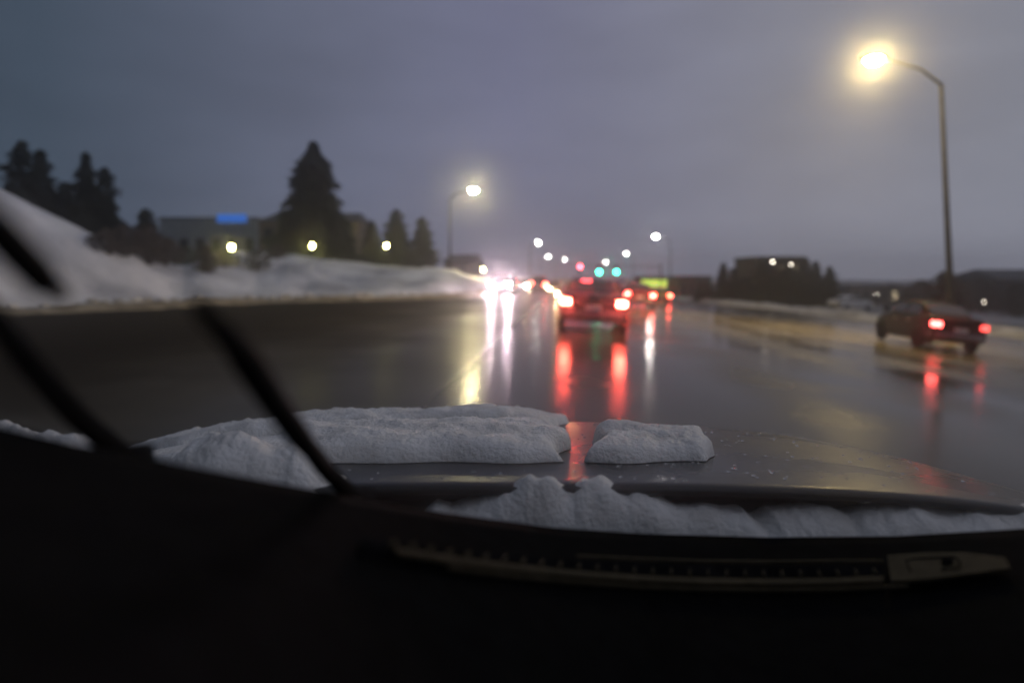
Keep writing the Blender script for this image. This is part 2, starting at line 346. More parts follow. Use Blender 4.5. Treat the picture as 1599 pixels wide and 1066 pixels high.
def on_bank(px, d):  # height of the bank mesh near here
    p = P(px, 430, d); best = min((v for r in bank_rows for v in r), key=lambda v: (v[0] - p.x) ** 2 + (v[1] - p.y) ** 2); return Vector((p.x, p.y, best[2] - .05))
bush(on_bank(195, 32), 3.4, 1.5, 'dark bare shrub low on the face of the steep snow bank', 'bare shrubs on the snow bank', 1)
bush(on_bank(232, 34), 2.2, 2.0, 'upright bare shrub where the steep bank dips', 'bare shrubs on the snow bank', 2)
bush(on_bank(322, 38), 1.5, 1.6, 'small dark shrub in the low gap between steep bank and snow field', 'bare shrubs on the snow bank', 3)
bush(on_bank(398, 43), 2.8, 1.3, 'wide low shrub half buried at the left end of the snow field', 'bare shrubs on the snow bank', 4)
for i, (px, d_, w_, h_, lb) in enumerate(((258, 36, 2.6, 1.5, 'brown shrub right of the dip in the steep bank'), (352, 41, 2.0, 1.0, 'low thin shrub just left of the wide half buried one'), (168, 31, 2.4, 1.1, 'flattened shrub near the foot of the steep bank'), (432, 47, 1.8, .9, 'last small shrub at the left end of the open snow'))):
    bush(on_bank(px, d_), w_, h_, lb, 'bare shrubs on the snow bank', 60 + i)
bush(on_bank(290, 60), 6, 2.2, 'spreading shrub in front of the grey warehouse', 'bare shrubs on the snow bank', 5, m='foliage')

# ---------------------------------------------------------------- buildings
def building(px0, px1, ytop, ybase, d, depth, wall, label, wins=(3, 2), lit=(), roof='flat', name='house', rz=0., sign=None, wsize=(.45, .5)):
    a = P(px0, ytop, d); c = P(px1, ybase, d); wd = c.x - a.x; h = a.z - c.z + 1.0
    t = empty(name, ((a.x + c.x) / 2, d, c.z - 1.0), rz); tag(t, label, 'building')
    MB().box((-wd / 2, 0, 0), (wd / 2, depth, h)).build('wall', M[wall], t)
    if roof == 'flat':
        MB().box((-wd / 2 - .15, -.15, h), (wd / 2 + .15, depth + .15, h + .3)).build('roof', M['roofing'], t)
    else:
        MB().add([(-wd / 2 - .3, -.4, h), (wd / 2 + .3, -.4, h), (wd / 2 + .3, depth + .4, h), (-wd / 2 - .3, depth + .4, h), (-wd / 2 + .8, depth / 2, h + 1.6), (wd / 2 - .8, depth / 2, h + 1.6)],
                 [(0, 1, 5, 4), (1, 2, 5), (2, 3, 4, 5), (3, 0, 4), (3, 2, 1, 0)]).build('roof', M['roofing'], t)
    nx, ny = wins
    for i in range(nx):
        for j in range(ny):
            cx = -wd / 2 + wd * (i + .5) / nx; cz = .9 + (h - 1.1) * (j + .5) / ny; hw = wd / nx * wsize[0] / 2; hh = (h - 1.1) / ny * wsize[1] / 2
            fr = MB()
            for q in ((-hw - .08, -hh - .08, hw + .08, -hh), (-hw - .08, hh, hw + .08, hh + .08), (-hw - .08, -hh, -hw, hh), (hw, -hh, hw + .08, hh)): fr.box((cx + q[0], -.08, cz + q[1]), (cx + q[2], .02, cz + q[3]))
            f = fr.build('window', M['roofing'], t)
            MB().box((cx - hw, -.03, cz - hh), (cx + hw, .01, cz + hh)).build('pane', M['window_lit'] if (i, j) in lit else M['pane'], f)
    if sign:
        MB().box((sign[0], -.3, sign[1]), (sign[2], -.05, sign[3])).build('sign', M['bluesign' if name == 'warehouse' else 'lime'], t)
    return t
building(250, 402, 342, 420, 105, 18, 'wall_grey', 'wide grey-green warehouse with a lit blue sign on its parapet', (6, 1), name='warehouse', sign=(1.6, 9.0, 6.6, 10.4), wsize=(.5, .25))
building(404, 560, 346, 412, 82, 9, 'wall_brown', 'brown two-storey house behind the tallest conifer', (5, 2), lit=((3, 0),), roof='hip')
building(694, 752, 409, 430, 120, 8, 'wall_dark', 'small dark low house behind the end of the snow field', (3, 1), roof='hip')
def gb(px, yt, d): return P(px, HY, d).x, d
def ybase(px, d): x, y = gb(px, 0, d); return HY + (CZ - g(x, y)) * F / d
building(1062, 1112, 433, ybase(1085, 120), 120, 9, 'wall_dark', 'dark low flat-roofed building nearest the right lane traffic', (4, 1))
building(1001, 1042, 434, ybase(1020, 128), 128, 6, 'wall_dark', 'small roadside building with a lit lime green fascia band', (3, 1), name='roadside_kiosk', sign=(-2.6, 3.2, 2.6, 4.7))
building(1184, 1254, 404, ybase(1220, 78), 78, 8, 'wall_dark', 'tall dark block standing between conifers right of the road', (3, 3), lit=((1, 2), (2, 2)), name='apartment_block', wsize=(.22, .16))
building(1330, 1420, 447, ybase(1370, 150), 150, 12, 'wall_brown', 'long low reddish building behind the dark sedan', (6, 1), lit=((4, 0),))
building(1560, 1700, 436, ybase(1630, 95), 95, 12, 'wall_dark', 'dark gabled building cut by the right edge of the picture', (4, 1), roof='hip')
def rt(px, yt, d, wpx, label, seed, shape=.6, group='evergreens right of the road'):
    x, y = gb(px, 0, d); base = Vector((x, y, g(x, y) - .3)); top = CZ - (yt - HY) / F * d
    conifer(base, top - base.z, wpx / 2 / F * d, label, group, seed, 0, shape)
rt(1130, 410, 84, 26, 'thin conifer with the higher tip of the pair left of the dark block', 21)
rt(1146, 418, 86, 30, 'second conifer of the pair left of the dark block', 22)
rt(1164, 432, 80, 44, 'low spreading conifer just left of the dark block', 23, .5)
rt(1192, 401, 74, 38, 'broad conifer hiding the left corner of the dark block', 24, .35)
rt(1232, 412, 73, 60, 'widest conifer, in front of the middle of the dark block', 25, .35)
rt(1258, 402, 74, 34, 'tall slim conifer at the right corner of the dark block', 26, .5)
rt(1275, 408, 76, 30, 'slim conifer one step right of the dark block', 27, .6)
rt(1296, 416, 78, 40, 'conical conifer at the right end of the evergreen row', 28, .8)
rt(1100, 440, 90, 40, 'low dark conifer beside the low flat-roofed building', 29, .5)
for i, (px, yt, d, wp, lb) in enumerate(((1478, 428, 46, 60, 'dark leafless tree at the foot of the tall lamp pole'), (1440, 440, 70, 70, 'hazy leafless tree left of the tall lamp pole'),
        (1530, 436, 80, 90, 'broad hazy leafless tree right of the tall lamp pole'), (1395, 448, 100, 90, 'low leafless tree above the roof of the dark sedan'), (1590, 445, 60, 80, 'leafless tree at the right edge of the picture'))):
    x, y = gb(px, 0, d); z = g(x, y) - .1; top = CZ - (yt - HY) / F * d
    bush(Vector((x, y, z)), wp / F * d, top - z, lb, 'leafless trees right of the road', 40 + i, 'leafless_tree', 'twig', 'tree', 420)
# far tree line
b = MB(); rnd = random.Random(5)
for i in range(9000):
    y = rnd.uniform(260, 420); x = rnd.uniform(-.75, .95) * y
    if -0.05 * y - 10 < x - .02 * y < .17 * y: continue
    z = g(x, y); h = 4 + 3.5 * nz2(x, y, .03, 1); s = .7 + rnd.random(); c = Vector((x, y, z + rnd.random() * h))
    b.add([c + Vector((-s, 0, -s)), c + Vector((s, .3, -s)), c + Vector((s * .3, 0, s)), c + Vector((-s * .4, -.3, s))], [(0, 1, 2, 3)])
tag(mesh('treeline', b.v, b.f, M['foliage']), 'far low dark tree line fading into the haze', 'tree line', kind='stuff')

# ---------------------------------------------------------------- street lamps, signals
def street_lamp(base, h, reach, side, m, label, lean=0., pr=.14, group='street lamps along the road', head=1.0, spot=0):
    t = empty('street_lamp', base); tag(t, label, 'street lamp', group)
    top = Vector((-lean, 0, h))
    MB().tube([(0, 0, -.2), (0, 0, .5), top], [pr * 1.15, pr, pr * .6], 10).build('pole', M['pole'], t, True)
    MB().tube([(0, 0, -.2), (0, 0, .35)], [pr * 1.9, pr * 1.8], 10).build('base', M['pole'], t, True)
    hd = top + Vector((side * reach, 0, .45 * reach))
    MB().tube([top, top + Vector((side * reach * .35, 0, .26 * reach)), hd], [pr * .5, pr * .42, pr * .36], 8).build('arm', M['pole'], t, True)
    hs = .42 * head
    rings = []
    for u, wv, hv in ((-1, .12, .1), (-.6, .45, .3), (0, .62, .4), (.6, .55, .33), (1, .18, .12)):
        rings.append([hd + Vector((side * (hs * u + hs * .6), math.cos(a) * hs * wv, math.sin(a) * hs * hv * .7 + .05)) for a in [k * math.pi / 6 for k in range(12)]])
    hh = MB().loft(rings).build('lamp_head', M['pole'], t, True)
    lens = []
    for i in range(7):
        ph = math.pi * i / 12; lens.append([hd + Vector((side * hs * .6 + math.cos(a) * hs * .62 * math.cos(ph), math.sin(a) * hs * .5 * math.cos(ph), -hs * .42 * math.sin(ph) - hs * .05)) for a in [k * math.pi / 7 for k in range(14)]])
    MB().loft(lens).build('lens', M[m], hh, True)
    if spot:
        l = bpy.data.lights.new('street_lamp_light', 'SPOT'); l.energy = spot; l.spot_size = R(112); l.spot_blend = .8; l.color = (1, .74, .34); l.shadow_soft_size = .2
        lo = bpy.data.objects.new('street_lamp_light', l); col.objects.link(lo); lo.parent = t; lo.rotation_euler.y = -side * R(32); lo.location = hd + Vector((side * hs * .6, 0, -hs * .6))
    return t
def lamp_px(px, py, polepx, d, m, label, **k):
    x = (polepx - CX) / F * d; z = g(x, d); zl = CZ - (py - HY) / F * d; reach = abs(px - polepx) / F * d * .86
    return street_lamp((x, d, z), zl - z - .22 * reach, reach, -1 if px < polepx else 1, m, label, **k)
lamp_px(1380, 112, 1487, 27, 'lamp_warm', 'tall street lamp on a leaning grey pole behind the dark sedan, glowing brightest of all', lean=.48, pr=.15, head=1.5, spot=16000)
lamp_px(740, 303, 703, 66, 'lamp_pale', 'street lamp whose arm reaches over the road from the end of the snow field', head=1.5, spot=11000)
lamp_px(1024, 373, 1047, 130, 'lamp_cool', 'street lamp above the lime green car on the right side of the road', head=1.6)
lamp_px(978, 398, 990, 215, 'lamp_cool', 'distant street lamp just above and right of the green signals', head=1.0)
lamp_px(946, 411, 955, 300, 'lamp_cool', 'faintest right-hand street lamp, directly over the green signals', head=1.0)
lamp_px(841, 381, 828, 150, 'lamp_cool', 'distant street lamp above the oncoming traffic, second along the left side', head=1.0)
lamp_px(857, 403, 844, 235, 'lamp_cool', 'distant street lamp third along the left side of the road', head=1.0)
lamp_px(884, 408, 868, 320, 'lamp_cool', 'farthest left-hand street lamp above the lead sedan', head=1.0)
def yard_lamp(px, py, d, label, s=.16, m='yard'):
    p = P(px, py, d); hp = max(4.2, p.z - g(p.x, d)) if px > 1000 else 4.2; base = p.z - hp; t = empty('yard_lamp', (p.x, p.y, base)); tag(t, label, 'lamp', 'small pale lamps behind the snow field')
    MB().tube([(0, 0, -.1), (0, 0, hp - .1)], [.06, .045], 8).build('post', M['pole'], t, True)
    lens = [[Vector((math.cos(a) * s * math.sin(ph), math.sin(a) * s * math.sin(ph), hp - s * 1.3 * math.cos(ph))) for a in [k * math.pi / 6 for k in range(12)]] for ph in [math.pi * (i + .3) / 8.6 for i in range(9)]]
    MB().loft(lens).build('globe', M[m], t, True)
    MB().tube([(0, 0, hp + s * 1.2), (0, 0, hp + s * 1.5)], [s * 1.3, s * .3], 10).build('cap', M['pole'], t, True)
yard_lamp(362, 386, 60, 'brightest yellowish yard lamp in front of the grey warehouse', .19)
yard_lamp(488, 384, 62, 'yard lamp glowing under the tallest conifer', .15)
yard_lamp(604, 384, 68, 'yard lamp at the left side of the middle slim conifer', .15)
yard_lamp(541, 347, 80, 'small high lamp right of the tallest conifer', .10)
yard_lamp(418, 394, 66, 'dim small lamp left of the tallest conifer', .06)
yard_lamp(755, 421, 90, 'small warm lamp left of the oncoming headlights', .13)
yard_lamp(1335, 466, 90, 'small pale lamp above the pale parked car', .09)
yard_lamp(1369, 460, 100, 'small pale lamp left of the dark sedan roof', .08, 'tiny')
yard_lamp(1536, 472, 80, 'small pale lamp right of the dark sedan', .08, 'tiny')
yard_lamp(1207, 409, 70, 'tiny pale lamp high against the left of the dark block', .07, 'tiny')
yard_lamp(1236, 413, 70, 'tiny pinkish lamp high against the middle of the dark block', .05, 'tiny')
# marker post with reflector near the snow bank's end
p = G(693, 452); t = empty('marker_post', p); tag(t, 'thin marker post with pale top at the right end of the snow bank', 'post')
MB().tube([(0, 0, -.2), (0, 0, 2.0)], .05, 8).build('post', M['pole'], t)
MB().box((-.12, -.06, 1.75), (.12, -.045, 2.15)).build('reflector', M['plate'], t)
# signal mast
d = 112; xr = (1032 - CX) / F * d; zg = g(xr, d); za = CZ - (416 - HY) / F * d
t = empty('traffic_signal', (xr, d, zg)); tag(t, 'traffic signal mast reaching over the lanes with two green lights and one red', 'traffic signal')
MB().tube([(0, 0, -.2), (0, 0, za - zg + .6)], [.16, .12], 10).build('pole', M['pole'], t, True)
MB().tube([(0, 0, za - zg), (-17, 0, za - zg + .25)], [.07, .045], 8).build('mast_arm', M['pole'], t, True)
for px, on in ((906, 0), (936, 2), (963, 2)):
    xo = (px - CX) / F * d - xr; h0 = za - zg - .55
    hb = MB().box((xo - .22, -.2, h0 - .75), (xo + .22, .1, h0 + .75)).build('signal_head', M['black'], t)
    for k in range(3):
        zc = h0 + .48 - k * .48
        vs = [Vector((xo + math.cos(a) * .19, -.22, zc + math.sin(a) * .19)) for a in [j * math.pi / 7 for j in range(14)]]
        MB().loft([vs, [v + Vector((0, -.04, 0)) for v in vs]]).build('signal_lens', (M['red'] if k == 0 else M['green']) if on == k else M['glass_dark'], hb)
        vz = MB(); vz.grid([[Vector((xo + math.cos(a) * .21, yy, zc + math.sin(a) * .21)) for a in [j * math.pi / 6 for j in range(7)]] for yy in (-.2, -.42)]); vz.build('visor', M['black'], hb)

# ---------------------------------------------------------------- cars (y = forward, origin on the ground in the middle)
def ring(y, hw, zb, zt, tum=.0, rr=.12):
    """rounded section, tum narrows the top"""
    pts = []
    for cx_, cz_, a0 in ((1, 1, 0), (-1, 1, 90), (-1, -1, 180), (1, -1, 270)):
        for k in range(4):
            a = R(a0 + k * 30); r = min(rr, (zt - zb) * .45, hw * .45); w_ = hw - (tum if cz_ > 0 else 0)
            pts.append(Vector((cx_ * (w_ - r) + math.cos(a) * r, y, (zt - r if cz_ > 0 else zb + r) + math.sin(a) * r)))
    return pts
def make_car(pm, label, kind='sedan', tail='tail', head='head_off', group=None, cat='car', lightm=None, brake=False, name='car'):
    t = empty(name); tag(t, label, cat, group)
    if kind == 'sedan':
        body = [(-2.28, .70, .42, .88), (-2.22, .80, .34, .97), (-1.9, .87, .27, 1.02), (-1.2, .90, .24, 1.0), (0, .91, .22, .98), (1.0, .90, .22, .96), (1.5, .88, .24, .90), (2.05, .82, .28, .76), (2.25, .70, .36, .62)]
        cab = [(-1.72, .70, .95, 1.02, .06), (-1.05, .74, .93, 1.33, .16), (-.7, .76, .93, 1.40, .18), (.0, .77, .93, 1.42, .18), (.45, .76, .93, 1.38, .17), (1.18, .72, .90, .98, .08)]; H = 1.42
        rw = ((-1.62, 1.06), (-1.08, 1.33))
    else:
        body = [(-2.2, .78, .45, 1.02), (-2.16, .86, .36, 1.08), (-1.8, .90, .3, 1.1), (0, .92, .28, 1.08), (1.1, .91, .28, 1.05), (1.7, .88, .3, .98), (2.1, .82, .34, .8), (2.22, .72, .42, .68)]
        cab = [(-2.12, .76, 1.02, 1.12, .05), (-1.95, .78, 1.0, 1.62, .12), (-1.6, .80, 1.0, 1.70, .14), (.2, .80, 1.0, 1.70, .14), (.6, .78, 1.0, 1.62, .14), (1.35, .74, .98, 1.06, .06)]; H = 1.7
        rw = ((-2.14, 1.12), (-1.99, 1.60))
    MB().loft([ring(y, hw, a, c, .05) for y, hw, a, c in body]).build('body', M[pm], t, True)
    MB().loft([ring(y, hw, a, c, tm, .09) for y, hw, a, c, tm in cab]).build('roof', M[pm], t, True)
    # rear window, windscreen, side windows, all slightly proud
    (ya, za_), (yb, zb_) = rw; o = .02
    def quad(name, pts, nrm, m): MB().slab([[pts[0], pts[1]], [pts[3], pts[2]]], Vector(nrm) * .015).build(name, M[m], t)
    quad('rear_window', [(-.60, ya - o, za_), (.60, ya - o, za_), (.52, yb - o, zb_), (-.52, yb - o, zb_)], (0, -1, .6), 'glass_dark')
    yf0, yf1 = cab[-1][0], cab[-2][0]
    quad('windscreen', [(-.62, yf0 + .02, 1.02 if H < 1.5 else 1.12), (.62, yf0 + .02, 1.02 if H < 1.5 else 1.12), (.54, yf1 + .06, H - .10), (-.54, yf1 + .06, H - .10)], (0, 1, .6), 'glass_dark')
    zl = 1.0 if H < 1.5 else 1.12
    for s in (-1, 1):
        for (a, c, a2, c2) in ((-1.35, -.35, -1.02, -.35), (-.25, .95, -.25, .48)) if H < 1.5 else ((-1.9, -1.0, -1.8, -1.0), (-.92, .05, -.92, .05), (.13, 1.15, .13, .62)):
            MB().slab([[(s * .765, a, zl), (s * .765, c, zl)], [(s * .635, a2, H - .12), (s * .635, c2, H - .12)]], (s * .03, 0, .005)).build('side_window', M['glass_dark'], t)
        MB().box((s * .88, .75, .98), (s * 1.04, .93, 1.12)).build('wing_mirror', M[pm], t)
        dh = MB().box((s * .9, -.9, .78), (s * .935, -.7, .81)); dh.box((s * .9, .1, .78), (s * .935, .3, .81)); dh.build('door_handles', M['rim'], t)
        for y in (-1.38, 1.38):
            wv = []
            for xx, rr in ((.0, .30), (.02, .33), (.18, .33), (.20, .30)): wv.append([Vector((s * (.72 + xx), y + math.cos(a) * rr, .33 + math.sin(a) * rr)) for a in [k * math.pi / 10 for k in range(20)]])
            wh = MB().loft(wv).build('wheel', M['rubber'], t)
            rv = [[Vector((s * (.915 + xx), y + math.cos(a) * rr, .33 + math.sin(a) * rr)) for a in [k * math.pi / 8 for k in range(16)]] for xx, rr in ((0, .21), (.012, .19), (.006, .07))]
            MB().loft(rv).build('rim', M['rim'], wh)
        y0 = body[0][0]; zt = .83 if H < 1.5 else .95
        MB().slab([[(s * .58, y0 - .05, zt - .12), (s * .82, y0 - .0, zt - .12)], [(s * .58, y0 - .035, zt + .02), (s * .82, y0 + .015, zt + .02)]], (0, .14, 0)).build('tail_light', M[tail], t)
        yh = body[-1][0]; zh = .60 if H < 1.5 else .74
        hv = [[Vector((s * .58 + math.cos(a) * .13, yh + yy - .05, zh + math.sin(a) * .075)) for a in [k * math.pi / 6 for k in range(12)]] for yy in (0, .09)]
        MB().loft(hv).build('headlight', M[head], t)
    MB().loft([ring(body[0][0] - .05, .68, .36, .56, 0, .06), ring(body[0][0] + .2, .84, .36, .58, 0, .06)]).build('rear_bumper', M[pm] if kind == 'van' else M['p_grey'], t, True)
    MB().loft([ring(body[-1][0] + .05, .62, .30, .5, 0, .06), ring(body[-1][0] - .2, .80, .30, .52, 0, .06)]).build('front_bumper', M[pm], t, True)
    MB().box((-.20, body[0][0] - .045, .60), (.20, body[0][0] - .02, .72)).build('licence_plate', M['plate'], t)
    if brake: MB().box((-.32, rw[1][0] - .10, rw[1][1] - .04), (-.06, rw[1][0] - .06, rw[1][1] - .0)).build('high_brake_light', M['high_brake'], t)
    return t
def place(t, px, d, rz=R(-6), facing=1):
    x = (px - CX) / F * d; t.location = (x, d, g(x, d) + .0); t.rotation_euler.z = rz + (0 if facing > 0 else math.pi)
    if abs(g(x + .5, d) - g(x - .5, d)) > .01: t.rotation_euler.y = math.atan(g(x - .5, d) - g(x + .5, d))
    return t
place(make_car('p_black', 'dark sedan driving straight ahead with glaring brake lights', tail='brake', brake=True), 922, 17.6)
t = make_car('p_matte', 'dark sedan on the right near the kerb, left tail light brighter than the right', tail='tail_soft'); place(t, 1441, 22.0, R(-9))
t.location.z = g(t.location.x, t.location.y) + .02; t.scale = (1, 1, 1.13)
for o in list(bpy.data.objects):
    if o.parent and o.parent.parent == t and o.name.startswith('rim'): o.data.materials[0] = M['black']
    if o.parent == t and o.name.startswith('tail_light') and sum(v.co.x for v in o.data.vertices) > 0: o.data.materials[0] = M['tail_faint']; o['label'] = 'fainter red tail light on the kerb side'
place(make_car('p_red', 'maroon car ahead in the lane right of the lead sedan', tail='tail'), 992, 36)
place(make_car('p_yel', 'small lime green car farther ahead in the right lane', tail='tail_dim'), 1027, 54)
place(make_car('p_red', 'dark red van ahead in the left lane beyond the oncoming headlights', 'van', tail='tail_dim', cat='van', name='van'), 842, 62)
place(make_car('p_grey', 'oncoming car with blinding white headlights', 'van', head='head_white', group='oncoming cars'), 787, 44, facing=-1)
place(make_car('p_grey', 'second oncoming car with warm headlights right behind the blinding one', head='head_warm', group='oncoming cars'), 817, 64, facing=-1)
place(make_car('p_grey', 'farther oncoming car with warm headlights beside the dark red van', head='head_warm', group='oncoming cars'), 860, 118, facing=-1)
place(make_car('p_grey', 'distant car with dim tail lights just beyond the lime green car', tail='tail_dim'), 1000, 84)
M['head_yellow'] = emit('headlight_yellow', (1, .70, .30), 4500)
place(make_car('p_grey', 'oncoming car with glaring yellow headlights tight against the left of the lead sedan', head='head_yellow', group='oncoming cars'), 866, 72, facing=-1)
place(make_car('p_grey', 'faint oncoming car between the warm headlights and the dark red van', head='head_warm', group='oncoming cars'), 829, 92, facing=-1)
place(make_car('p_red', 'maroon car with red tail lights beyond the van in the left lane', tail='tail'), 856, 96)
place(make_car('p_black', 'dark car with red tail lights between maroon car and lime fascia', tail='tail'), 1012, 66)
place(make_car('p_grey', 'distant grey car with red tail lights just right of the lead sedan roof', tail='tail'), 966, 120)
t = make_car('p_white', 'pale parked car beyond the right snow ridge', tail='glass_dark'); place(t, 1328, 60, R(-70))

# ---------------------------------------------------------------- the car the camera rides in
own = empty('camera_car', (0, 0, 0)); tag(own, 'dark car interior and snowy hood in the foreground, seen from the dashboard', 'car')
edge_tab = [(-700, 470), (-350, 560), (-150, 612), (0, 652), (120, 683), (270, 714), (400, 740), (550, 768), (700, 795), (860, 818), (1000, 828), (1200, 834), (1400, 832), (1599, 820), (1800, 800), (2200, 760)]
def glass_d(py): k = (py - HY) / F; return .2345 / (1 - 1.73 * k) if 1.73 * k < .99 else 5
def dash_pt(px, py, up=0.):
    ye = lerp_tab(edge_tab, px); de = glass_d(ye) - .012; d = de * (ye - HY) / (py - HY); p = P(px, py, d); p.z += up; return p
cols = list(range(-700, 2201, 25)); rows = []
for k in range(16):
    r = []
    for px in cols:
        ye = lerp_tab(edge_tab, px); py = ye + (k / 15) ** 1.6 * 900; p = dash_pt(px, py, -.004 - .02 * (k / 15)); r.append(p)
    rows.append(r)
b = MB(); b.slab(rows, (0, 0, -.05)); b.build('dashboard', M['dash'], own, True)
up_t = [(560, 842), (700, 860), (800, 868), (900, 876), (1000, 881), (1100, 884), (1200, 885), (1300, 884), (1372, 884)]
lo_t = [(560, 852), (700, 874), (800, 886), (900, 896), (1000, 903), (1100, 907), (1200, 908), (1300, 907), (1385, 903)]
b = MB(); b.slab([[dash_pt(px, lerp_tab(up_t, px), .0015) for px in range(560, 1381, 20)], [dash_pt(px, lerp_tab(lo_t, px), .0015) for px in range(560, 1381, 20)]], (0, 0, -.02))
vent = b.build('defroster_vent', M['black'], own)
for i in range(27):
    px = 610 + i * 29.2; yt = lerp_tab(up_t, px); yl = lerp_tab(lo_t, px); sk = (px - 1100) * -.02
    a = dash_pt(px + sk, (yt + yl * 1.6) / 2.6, .002); c = dash_pt(px, yl, .002); s = Vector((.0011, 0, 0))
    MB().slab([[a - s, a + s], [c - s, c + s]], (0, 0, .006)).build('slat', M['trim'], vent)
def lip(tab, dy0, dy1, x0, x1, name, m, up=.002):
    b = MB(); b.slab([[dash_pt(px, lerp_tab(tab, px) + dy0, up) for px in range(x0, x1, 20)], [dash_pt(px, lerp_tab(tab, px) + dy1, up) for px in range(x0, x1, 20)]], (0, 0, .003)); return b.build(name, M[m], own)
lip(lo_t, 1, 9, 620, 1400, 'vent_lip', 'trim'); lip(lo_t, 15, 17, 700, 1440, 'vent_seam', 'trim', .001); lip(up_t, -6, -4, 900, 1400, 'vent_rim', 'trim', .001)
# end panel with light sensor
b = MB(); b.slab([[dash_pt(1386, 872, .002), dash_pt(1450, 868, .002), dash_pt(1505, 868, .002), dash_pt(1570, 876, .002)], [dash_pt(1392, 913, .002), dash_pt(1450, 910, .002), dash_pt(1505, 903, .002), dash_pt(1578, 893, .002)]], (0, 0, .003))
pn = b.build('sensor_panel', M['trim'], own)
b = MB(); b.tube([dash_pt(a, c, .006) for a, c in ((1422, 898), (1415, 882), (1428, 879), (1490, 876), (1500, 884), (1498, 894), (1470, 897))], .0008, 6); b.build('sensor_outline', M['black'], pn)
b = MB(); b.slab([[dash_pt(1470, 881, .006), dash_pt(1488, 881, .006)], [dash_pt(1470, 888, .006), dash_pt(1488, 888, .006)]], (0, 0, .002)); b.build('sensor_button', M['black'], pn)
# windshield: a real curved pane with a film of mist on it
def wind_pt(X, z, off=0.): return Vector((X, .84 - (z - 1) * 1.73 - .05 * X * X * 0 + off, z))
zz = [.94 + .62 * k / 12 for k in range(13)]; XX = [-1.1 + 2.2 * k / 16 for k in range(17)]
b = MB(); b.slab([[wind_pt(X, z) for X in XX] for z in zz], (0, .0035, .003))
mg = bpy.data.materials.new('misted_windshield_glass'); mg.use_nodes = True; t_ = mg.node_tree; t_.nodes.clear()
o_ = t_.nodes.new('ShaderNodeOutputMaterial'); tr = t_.nodes.new('ShaderNodeBsdfTransparent'); tr.inputs[0].default_value = (.97, .98, .975, 1)
vs_ = t_.nodes.new('ShaderNodeVolumePrincipled'); vs_.inputs['Color'].default_value = (1, 1, 1, 1); vs_.inputs['Density'].default_value = 9.5; vs_.inputs['Anisotropy'].default_value = .980
t_.links.new(tr.outputs[0], o_.inputs['Surface']); t_.links.new(vs_.outputs[0], o_.inputs['Volume'])
b.build('windshield', mg, own)
# cabin roof, pillars, sides, so that the cabin is dark as a real one
b = MB(); b.box((-.78, -1.9, 1.565), (.78, -.16, 1.60)); b.build('roof_lining', M['dash'], own)
for s in (-1, 1):
    b = MB(); b.slab([[wind_pt(s * 1.0, .95, .03), wind_pt(s * 1.12, .95, .03)], [wind_pt(s * .80, 1.58, .03), wind_pt(s * .92, 1.58, .03)]], (0, .05, .03)); b.build('windshield_pillar', M['dash'], own)
    b = MB(); b.box((s * .98, -1.9, .3), (s * 1.04, .8, .98)); b.build('door_panel', M['dash'], own)
b = MB(); b.box((-.98, -1.95, .3), (.98, -1.9, 1.56)); b.build('rear_cabin_wall', M['dash'], own)
# hood
def hz(x, d): return 1.02 - .11 * (d - .95) - .03 * (d - .95) ** 2 - .07 * abs(x) ** 3.2 + .008 * math.cos(x * 9) * 0
def hfront(x): return 2.12 - .22 * x * x - .1 * abs(x) ** 4
rows = []
for k in range(26):
    r = []
    for j in range(41):
        x = -1.02 + 2.04 * j / 40; d = .95 + (hfront(x) - .95) * k / 25; z = hz(x, d) - .05 * max(0, (k - 22) / 3) ** 2; r.append(Vector((x + .06 * (d - .95), d, z)))
    rows.append(r)
b = MB(); b.slab(rows, (0, 0, -.012)); b.build('hood', M['hood'], own, True)
b = MB(); b.slab([[Vector((x / 10, .80 + .0, .93)) for x in range(-11, 12)], [Vector((x / 10, 1.0, .93)) for x in range(-11, 12)]], (0, 0, -.03)); b.build('cowl', M['black'], own)
b = MB(); b.slab([[(-1.02, 1.1, .80), (1.02, 1.1, .80)], [(-1.0, 1.98, .66), (1.0, 1.98, .66)]], (0, 0, -.02)); b.build('engine_bay', M['black'], own)
b = MB()
b.loft([[Vector((x + .06, y - .22 * x * x * .0, z)) for (y, z) in ((1.86 - .25 * x * x, .84 - .07 * abs(x) ** 3), (2.16 - .25 * x * x, .76), (2.22 - .25 * x * x, .55), (2.16 - .25 * x * x, .25), (1.8, .25), (1.8, .7))] for x in [-.98 + 1.96 * k / 16 for k in range(17)]])
b.build('front_bumper', M['hood'], own)
# wipers
def wiper(blade, bd, arm, ad, wd=.016):
    pb = [P(x, y, d_) for (x, y), d_ in zip(blade, bd)]; pa = [P(x, y, d_) for (x, y), d_ in zip(arm, ad)]
    a = MB(); a.tube(pa, [.0090 - .0013 * k for k in range(len(pa))], 8); w_ = a.build('wiper', M['black'], own, True)
    n = len(pb)
    a = MB(); a.tube(pb, [wd * .15, wd * .65] + [wd] * (n - 3) + [wd * .5], 8); a.build('wiper_blade', M['rubber'], w_, True)
    a = MB(); a.tube([p + Vector((0, -.012, .004)) for p in pb], .004, 6); a.build('wiper_spine', M['black'], w_)
    a = MB(); c = pa[0]; a.tube([c + Vector((0, 0, -.03)), c + Vector((0, 0, .012))], [.022, .018], 10); a.build('wiper_pivot', M['black'], w_, True)
def gd(y): return glass_d(y) + .016
def wip(blade, arm, **k): wiper(blade, [gd(y) for x, y in blade], arm, [gd(y) + .022 for x, y in arm], **k)
wip([(330, 488), (352, 516), (382, 556), (425, 622), (470, 684), (512, 735)], [(560, 784), (505, 728), (458, 665), (425, 612)], wd=.0082)
wip([(-110, 235), (-50, 300), (0, 362), (58, 424), (100, 466)], [(205, 722), (120, 650), (40, 560), (-30, 470), (-60, 400)], wd=.0068)
